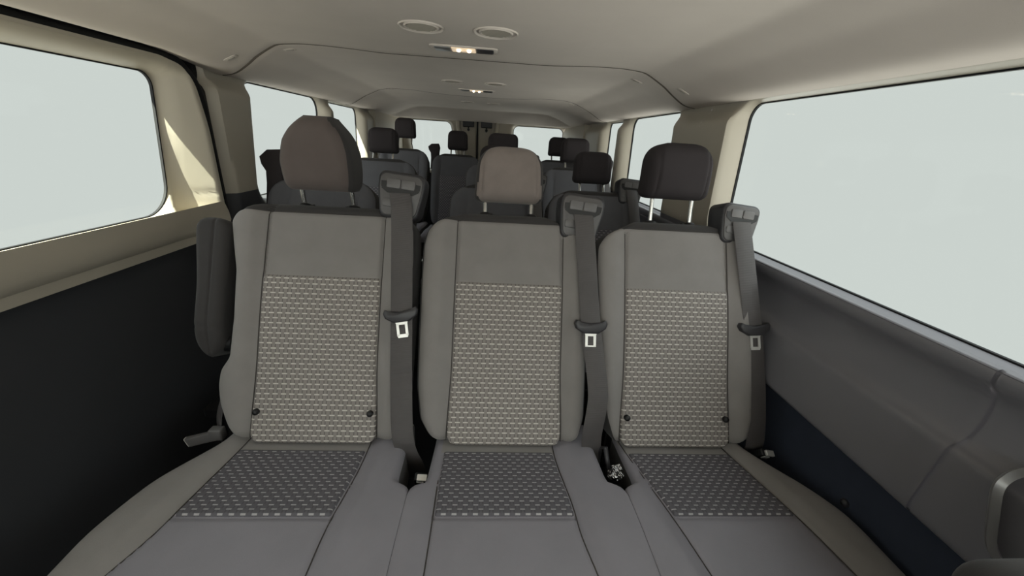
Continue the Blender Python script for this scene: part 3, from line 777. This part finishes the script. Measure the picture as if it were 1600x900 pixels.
def seat_middle():
    base = Vector((0.155, 0.57, 0.0))
    st = empty('passenger_seat', base)
    tag(st, 'grey fabric seat in the middle of the front row, light grey headrest set low', 'seat', FRONT)
    cx = 0.147
    L = curve([(-0.04, -0.150), (-0.02, -0.180), (0.02, -0.205), (0.10, -0.216), (0.36, -0.217), (0.44, -0.216), (0.475, -0.208), (0.500, -0.186), (0.515, -0.155), (0.53, -0.11)], 0.006)
    R = curve([(-0.04, 0.160), (-0.02, 0.185), (0.03, 0.197), (0.20, 0.198), (0.38, 0.190), (0.46, 0.180), (0.49, 0.163), (0.51, 0.135), (0.53, 0.085)], 0.006)
    make_backrest(st, base, cx, L, R, 0.130)
    make_headrest(st, base, 0.140, 0.985, 1.004, 1.141, 0.180, ['pale_fabric', 'dark_fabric'], 0.22, 0.10, 0.060, T=0.085, post=(0.060,))
    make_cushion(st, base, slotfn(LB, 1), slotfn(RB, -1), lambda v: 0.003+0.003*smoothstep(0.1, 0.3, v), lambda v: 0.268+0.016*smoothstep(0.06, 0.25, v)+0.02*smoothstep(0.25, 0.4, v), shared='lr')
    make_base(st, base, 0.16, 0.2)
    g, slot, X, N = make_guide(st, base, 0.318, 0.490, 0.10)
    pts = [slot-VV*0.004+N*0.001, onback(0.326, 0.520, 0.024), onback(0.330, 0.46, 0.030), onback(0.346, 0.26, 0.036), onback(0.362, 0.115, 0.050), onback(0.360, 0.06, 0.052), onback(0.356, -0.01, 0.030), Vector((0.372, 0.735, 0.40)), Vector((0.38, 0.75, 0.33))]
    b = ribbon('seat_belt', pts, [0.048]*9, st, base)
    make_tongue(b, base, onback(0.345, 0.255, 0.038), Vector((1, 0, 0)), VV, NN, 0.0)
    make_buckle(st, base, (0.405, 0.665, 0.425), (-0.1, -0.45, 0.8), True)
    # loop of the buckle strap
    m = MB(); m.tube([Vector(p)-base for p in ((0.392, 0.74, 0.40), (0.385, 0.725, 0.46), (0.392, 0.71, 0.475), (0.398, 0.695, 0.44), (0.40, 0.68, 0.40))], 0.006, 8); m.build('buckle_loop', 'plastic', st)
    return st
seat_middle()

def seat_right():
    base = Vector((0.60, 0.57, 0.0))
    st = empty('passenger_seat', base)
    tag(st, 'grey fabric seat against the right wall in the front row, dark headrest raised', 'seat', FRONT)
    cx = 0.574
    L = curve([(-0.04, -0.140), (-0.02, -0.160), (0.03, -0.178), (0.10, -0.190), (0.27, -0.205), (0.40, -0.212), (0.455, -0.210), (0.485, -0.190), (0.505, -0.150), (0.53, -0.10)], 0.006)
    R = curve([(-0.04, 0.155), (-0.02, 0.190), (0.03, 0.203), (0.20, 0.203), (0.36, 0.194), (0.45, 0.186), (0.49, 0.170), (0.51, 0.145), (0.53, 0.09)], 0.006)
    make_backrest(st, base, cx, L, R, 0.132, buttons=True)
    make_headrest(st, base, 0.574, 0.975, 1.034, 1.173, 0.166, ['black_fabric', 'black_fabric'], 0.10, 0.04, 0.055, T=0.10, post=(0.054,), pdx=0.0)
    make_cushion(st, base, slotfn(RB, 1), curve([(-0.02, 0.745), (0.04, 0.755), (0.10, 0.785), (0.17, 0.825), (0.24, 0.850), (0.5, 0.852)], 0.02),
                 lambda v: 0.446+0.034*(v-0.05)/0.2, lambda v: 0.706+0.036*(v-0.05)/0.2, outer='r', shared='l')
    make_base(st, base, 0.60, 0.2)
    g, slot, X, N = make_guide(st, base, 0.733, 0.497, 0.10, 0.0, 0.90)
    pts = [slot-VV*0.004+N*0.001, onback(0.737, 0.520, 0.022), onback(0.744, 0.46, 0.022), onback(0.766, 0.262, 0.022), onback(0.780, 0.10, 0.016), onback(0.787, -0.03, 0.0), Vector((0.79, 0.755, 0.42)), Vector((0.79, 0.76, 0.34))]
    b = ribbon('seat_belt', pts, [0.048]*8, st, base)
    make_tongue(b, base, onback(0.767, 0.262, 0.024), Vector((1, 0, 0)), VV, NN, 0.05)
    bk = make_buckle(st, base, (0.790, 0.716, 0.452), (0.2, -0.5, 0.8))
    return st
seat_right()

# ---- rows behind: one seat built, then copied with its parts
def build_rear_seat():
    base = Vector((0, 0.57, 0.0))
    st = empty('passenger_seat', base)
    L = curve([(-0.04, -0.155), (0.0, -0.19), (0.08, -0.205), (0.40, -0.210), (0.455, -0.205), (0.49, -0.18), (0.515, -0.14), (0.53, -0.10)], 0.006)
    make_backrest(st, base, 0, L, lambda v: -L(v), 0.130, fine=False, fab='rear_shade_fabric')
    make_headrest(st, base, 0, 0.995, 1.004, 1.142, 0.172, ['black_fabric', 'black_fabric'], 0.12, 0.05, 0.045, T=0.085, post=(0.055,), fine=False)
    c = make_cushion(st, base, lambda v: -0.212, lambda v: 0.212, lambda v: -0.135, lambda v: 0.135, fine=False)
    make_base(st, base, 0, 0.2)
    g, slot, X, N = make_guide(st, base, 0.160, 0.490, 0.08)
    pts = [slot-VV*0.004+N*0.001, onback(0.163, 0.520, 0.024), onback(0.170, 0.46, 0.030), onback(0.185, 0.26, 0.036), onback(0.19, 0.0, 0.036), Vector((0.19, 0.74, 0.42))]
    ribbon('seat_belt', pts, [0.048]*6, st, base)
    return st
def children(o): return [c for c in bpy.data.objects if c.parent == o]
def copy_tree(o, parent=None, skip=()):
    c = o.copy(); COL.objects.link(c); c.parent = parent
    for ch in children(o):
        if ch.name.split('.')[0] in skip: continue
        copy_tree(ch, c, skip)
    return c
def side_tower(st, flip=-1, h=0.17):
    """tall flared belt tower on the aisle-side shoulder"""
    m = MB(); base = Vector((0, 0.57, 0))
    out = [(-0.034, -0.06), (0.034, -0.06), (0.030, 0.02), (0.030, h*0.55), (0.036, h*0.85), (0.030, h), (-0.030, h*0.97), (-0.058, h*0.80), (-0.052, h*0.62), (-0.036, h*0.45), (-0.032, 0.02)]
    if flip > 0: out = [(-x, y) for x, y in out][::-1]
    plate(m, out, (onback(0.185*flip, 0.47, -0.03)-base, (1, 0, 0), (0, 0.25, 0.97), (0, -0.97, 0.25)), -0.04, 0.03, 0, 0.012)
    return m.build('belt_tower', 'black_fabric', st)
RG = 'dark passenger seats in the rows behind'
proto = build_rear_seat()
ROWS = [
    (0.122, 0.80, -0.012, 'r', 'dark seat mostly hidden straight behind the middle front seat', 1.0),
    (0.552, 0.77, -0.012, 'r', 'dark seat showing just left of the right front headrest, behind the middle belt', 1.0),
    (-0.555, 0.62, 0.0, 't', 'dark seat almost wholly hidden behind the left front headrest', 1.0),
    (-0.545, 1.40, 0.040, 'n', 'dark seat in third row by the left wall, above the left belt guide', 1.0),
    (0.150, 1.40, 0.050, 'r', 'dark seat in third row whose headrest peeks above the grey middle headrest', 1.0),
    (0.592, 1.40, 0.050, 'r', 'dark seat in third row on the right, its headrest just right of the grey one', 1.0),
    (-0.565, 2.12, 0.080, 'n', 'last row seat at far left with a headrest raised high before the rear glass', 0.89),
    (-0.172, 2.12, 0.060, 't', 'last row seat beside the rear door gap, with patterned back in view', 0.89),
    (0.215, 2.12, 0.060, 'n', 'last row seat hidden behind the two middle headrests', 0.89),
    (0.605, 2.12, 0.060, 'n', 'last row seat at far right, its headrest against the right rear window', 0.89),
]
for i, (x, dy, dz, kind, lab, sc) in enumerate(ROWS):
    skip = () if kind == 'r' else ('belt_guide', 'seat_belt')
    o = copy_tree(proto, None, skip)
    o.location = (x, 0.57+dy, dz); o.scale.x = sc
    tag(o, lab, 'seat', RG)
    if kind == 't': side_tower(o, -1, 0.155 if i == 2 else 0.125)
    if i == 2:      # tip-up seat, its cushion folded against the backrest
        h = Vector((0, 0.19, 0.42))
        for c in children(o):
            if c.name.startswith('seat_cushion'): c.matrix_basis = Matrix.Translation(h) @ Matrix.Rotation(math.radians(-76), 4, 'X') @ Matrix.Translation(-h)
    if i in (6,):
        for c in children(o):
            if c.name.startswith('headrest'): c.location.z += 0.045
for c in children(proto):
    for d in children(c): bpy.data.objects.remove(d)
    bpy.data.objects.remove(c)
bpy.data.objects.remove(proto)

# ------------------------------------------------------------------ ceiling fittings
def vent(x, y, lab, grp, r=0.054):
    z = float(CEIL_P(abs(x)))
    o = empty('air_vent', (x, y, z)); tag(o, lab, 'vent', grp)
    m = MB(); m.lathe([(r, 0.004), (r*1.0, -0.001), (r*0.96, -0.003), (r*0.93, -0.001), (r*0.86, 0.001), (r*0.78, 0.001), (r*0.74, -0.003), (r*0.70, -0.003), (r*0.66, 0.001), (r*0.66, 0.006)], (0, 0, 0), n=48); m.build('rim', 'headliner', o)
    m = MB(); m.lathe([(r*0.67, 0.002), (r*0.4, 0.001), (0, 0.0005)], (0, 0, 0), n=40)
    for k in range(-4, 5):
        h = math.sqrt(max(0, (r*0.64)**2-(k*r*0.14)**2)); m.box((0, k*r*0.14, -0.001), (2*h, 0.0022, 0.004))
    m.build('grille', 'vent', o)
VG = 'round air vents in the headliner'
vent(-0.088, 1.085, 'round grey ceiling vent, left of the nearest pair, before the lit lamp', VG)
vent(0.091, 1.087, 'round grey ceiling vent, right of the nearest pair, before the lit lamp', VG)
vent(-0.103, 2.01, 'smaller ceiling vent, left of the pair just ahead of the farther lamp', VG, 0.051)
vent(0.095, 2.00, 'smaller ceiling vent, right of the pair just ahead of the farther lamp', VG, 0.051)
vent(-0.092, 3.03, 'farthest left round vent, beyond both ceiling lamps', VG, 0.050)
vent(0.090, 3.03, 'farthest right round vent, beyond both ceiling lamps', VG, 0.050)
def lamp(x, y, lab, yy):
    z = float(CEIL_P(abs(x)))
    o = empty('ceiling_lamp', (x, y, z)); tag(o, lab, 'lamp', 'interior ceiling lamps')
    X, V, N = (1, 0, 0), (0, 1, 0), (0, 0, -1)
    m = MB(); plate(m, rrect(-0.098, 0.098, -0.038, 0.034, 0.014, n=4, m=5), ((0, 0, 0), X, V, N), -0.004, 0.004, 0, 0.003)
    m.build('bezel', 'headliner', o)
    m = MB(); plate(m, rrect(-0.085, -0.038, -0.030, 0.024, 0.006, n=2, m=4), ((0, 0, 0), X, V, N), 0, 0.006, 0, 0.002); m.build('switch', 'silver', o)
    m = MB(); plate(m, rrect(-0.036, 0.034, -0.031, 0.024, 0.005, n=2, m=4), ((0, 0, 0), X, V, N), 0, 0.0055, 0, 0.002); m.build('lens', 'lens', o)
    m = MB(); plate(m, rrect(0.036, 0.086, -0.030, 0.024, 0.006, n=2, m=4), ((0, 0, 0), X, V, N), 0, 0.006, 0, 0.002); m.build('cover', 'plastic', o)
    for s in (-1, 1):
        m = MB(); m.lathe([(0, -0.005), (0.005, -0.003), (0.006, 0), (0.005, 0.003), (0, 0.005)], (s*0.015, -0.010, -0.007), n=14); m.build('bulb', 'bulb', o)
lamp(0.0, 1.295, 'nearer ceiling lamp with two lit bulbs, between round vents and headliner seam', 0)
lamp(-0.003, 2.30, 'farther lit ceiling lamp, in the middle headliner section', 0)
def hook(x, y, lab):
    z = float(CEIL_P(abs(x))); dz = (float(CEIL_P(abs(x)+0.01))-float(CEIL_P(abs(x)-0.01)))/0.02*(1 if x > 0 else -1)
    n = Vector((dz, 0, -1)).normalized(); X = Vector((-n.z, 0, n.x)); 
    o = empty('clip_cover', (x, y, z)); tag(o, lab, 'clip cover', 'clip covers in the headliner')
    m = MB(); plate(m, rrect(-0.022, 0.022, -0.013, 0.013, 0.010, n=3, m=5), ((0, 0, 0), X, (0, 1, 0), n), -0.003, 0.0015, 0, 0.001); m.build('cap', 'headliner', o)
    m = MB(); plate(m, rrect(-0.012, 0.012, -0.004, 0.004, 0.003, n=2, m=3), ((0, 0, 0), X, (0, 1, 0), n), 0.0, 0.0025, 0, 0.001); m.build('tab', 'vent', o)
hook(-0.715, 1.385, 'small oval clip cover in the left headliner curve above the door pillar')
hook(0.715, 1.39, 'small oval clip cover in the right headliner curve above the pillar')
hook(0.60, 1.53, 'small clip cover just behind the first headliner seam, right side')
hook(-0.575, 1.47, 'small clip cover just behind the first headliner seam, left side')
hook(0.575, 2.62, 'small clip cover behind the far headliner seam, right side')
hook(-0.50, 2.50, 'small clip cover behind the far headliner seam, left side')

# ------------------------------------------------------------------ things by the right wall and in the foreground
def pocket():
    base = Vector((0.79, 0.30, 0.70))
    o = empty('grab_handle', base)
    tag(o, 'grey door-pull pocket with a silver rim on the right wall at the picture edge', 'handle')
    pts = [Vector(p) for p in ((0.815, 0.316, 0.650), (0.797, 0.320, 0.660), (0.785, 0.328, 0.682), (0.783, 0.340, 0.722), (0.785, 0.350, 0.752), (0.794, 0.354, 0.768), (0.815, 0.356, 0.777), (0.850, 0.360, 0.777))]
    ribbon('rim', pts, 0.011, o, base, [Vector((0.75, -0.6, 0))]*5+[Vector((0.5, -0.6, -0.5)), Vector((0, -0.8, -0.6)), Vector((0, -0.8, -0.6))], 'silver', 0.006, 6)
    m = MB(); c = Vector((0.850, 0.340, 0.715)); n = len(pts)
    for (k0, d0, e0), (k1, d1, e1) in (((1.0, 0, 0), (0.9, 0.012, 0.012)), ((0.9, 0.012, 0.012), (0.5, 0.018, 0.02)), ((0.5, 0.018, 0.02), (0.05, 0.02, 0.02))):
        q = [c+(p-c)*k0+Vector((e0, d0, 0))-base for p in pts]+[c+(p-c)*k1+Vector((e1, d1, 0))-base for p in pts]
        m.add(q, [(i, i+1, n+i+1, n+i) for i in range(n-1)])
    m.box(Vector((0.850, 0.22, 0.640))-base, (0.04, 0.20, 0.035), 0, 0.010)
    m.build('bowl', 'grey_trim', o)
pocket()
def clip():
    o = empty('push_pin', (0.869, 0.56, 0.475)); tag(o, 'small black fastener in the dark carpeted panel under the right wall trim', 'fastener')
    m = MB(); m.lathe([(0.009, -0.002), (0.009, 0.003), (0.006, 0.007), (0, 0.008)], (0, 0, 0), (-1, 0, 0), 16); m.build('head', 'plastic', o)
clip()
def near_seat():
    base = Vector((0.50, 0.02, 0.0)); st = empty('driver_seat', base)
    tag(st, 'black textured seat back edge poking into the bottom right corner', 'seat')
    h = rcorner(0.125, 0, 0.578, 0.05, 0.03)
    slab('backrest', ['dark_fabric', 'dark_fabric'], st, lambda v: 0.650-h(v), lambda v: 0.650+h(v), 0, 0.578, lambda x, v: 0.0, 0.09, 0.03, (Vector((0, 0.105, 0.255)), (1, 0, 0), (0, 0.22, 0.975), (0, 0.975, -0.22)), 20, 24, base=base)
    m = MB(); m.box(Vector((0.63, -0.08, 0.14))-base, (0.36, 0.34, 0.28), 0, 0.03); m.build('base', 'black', st)
near_seat()
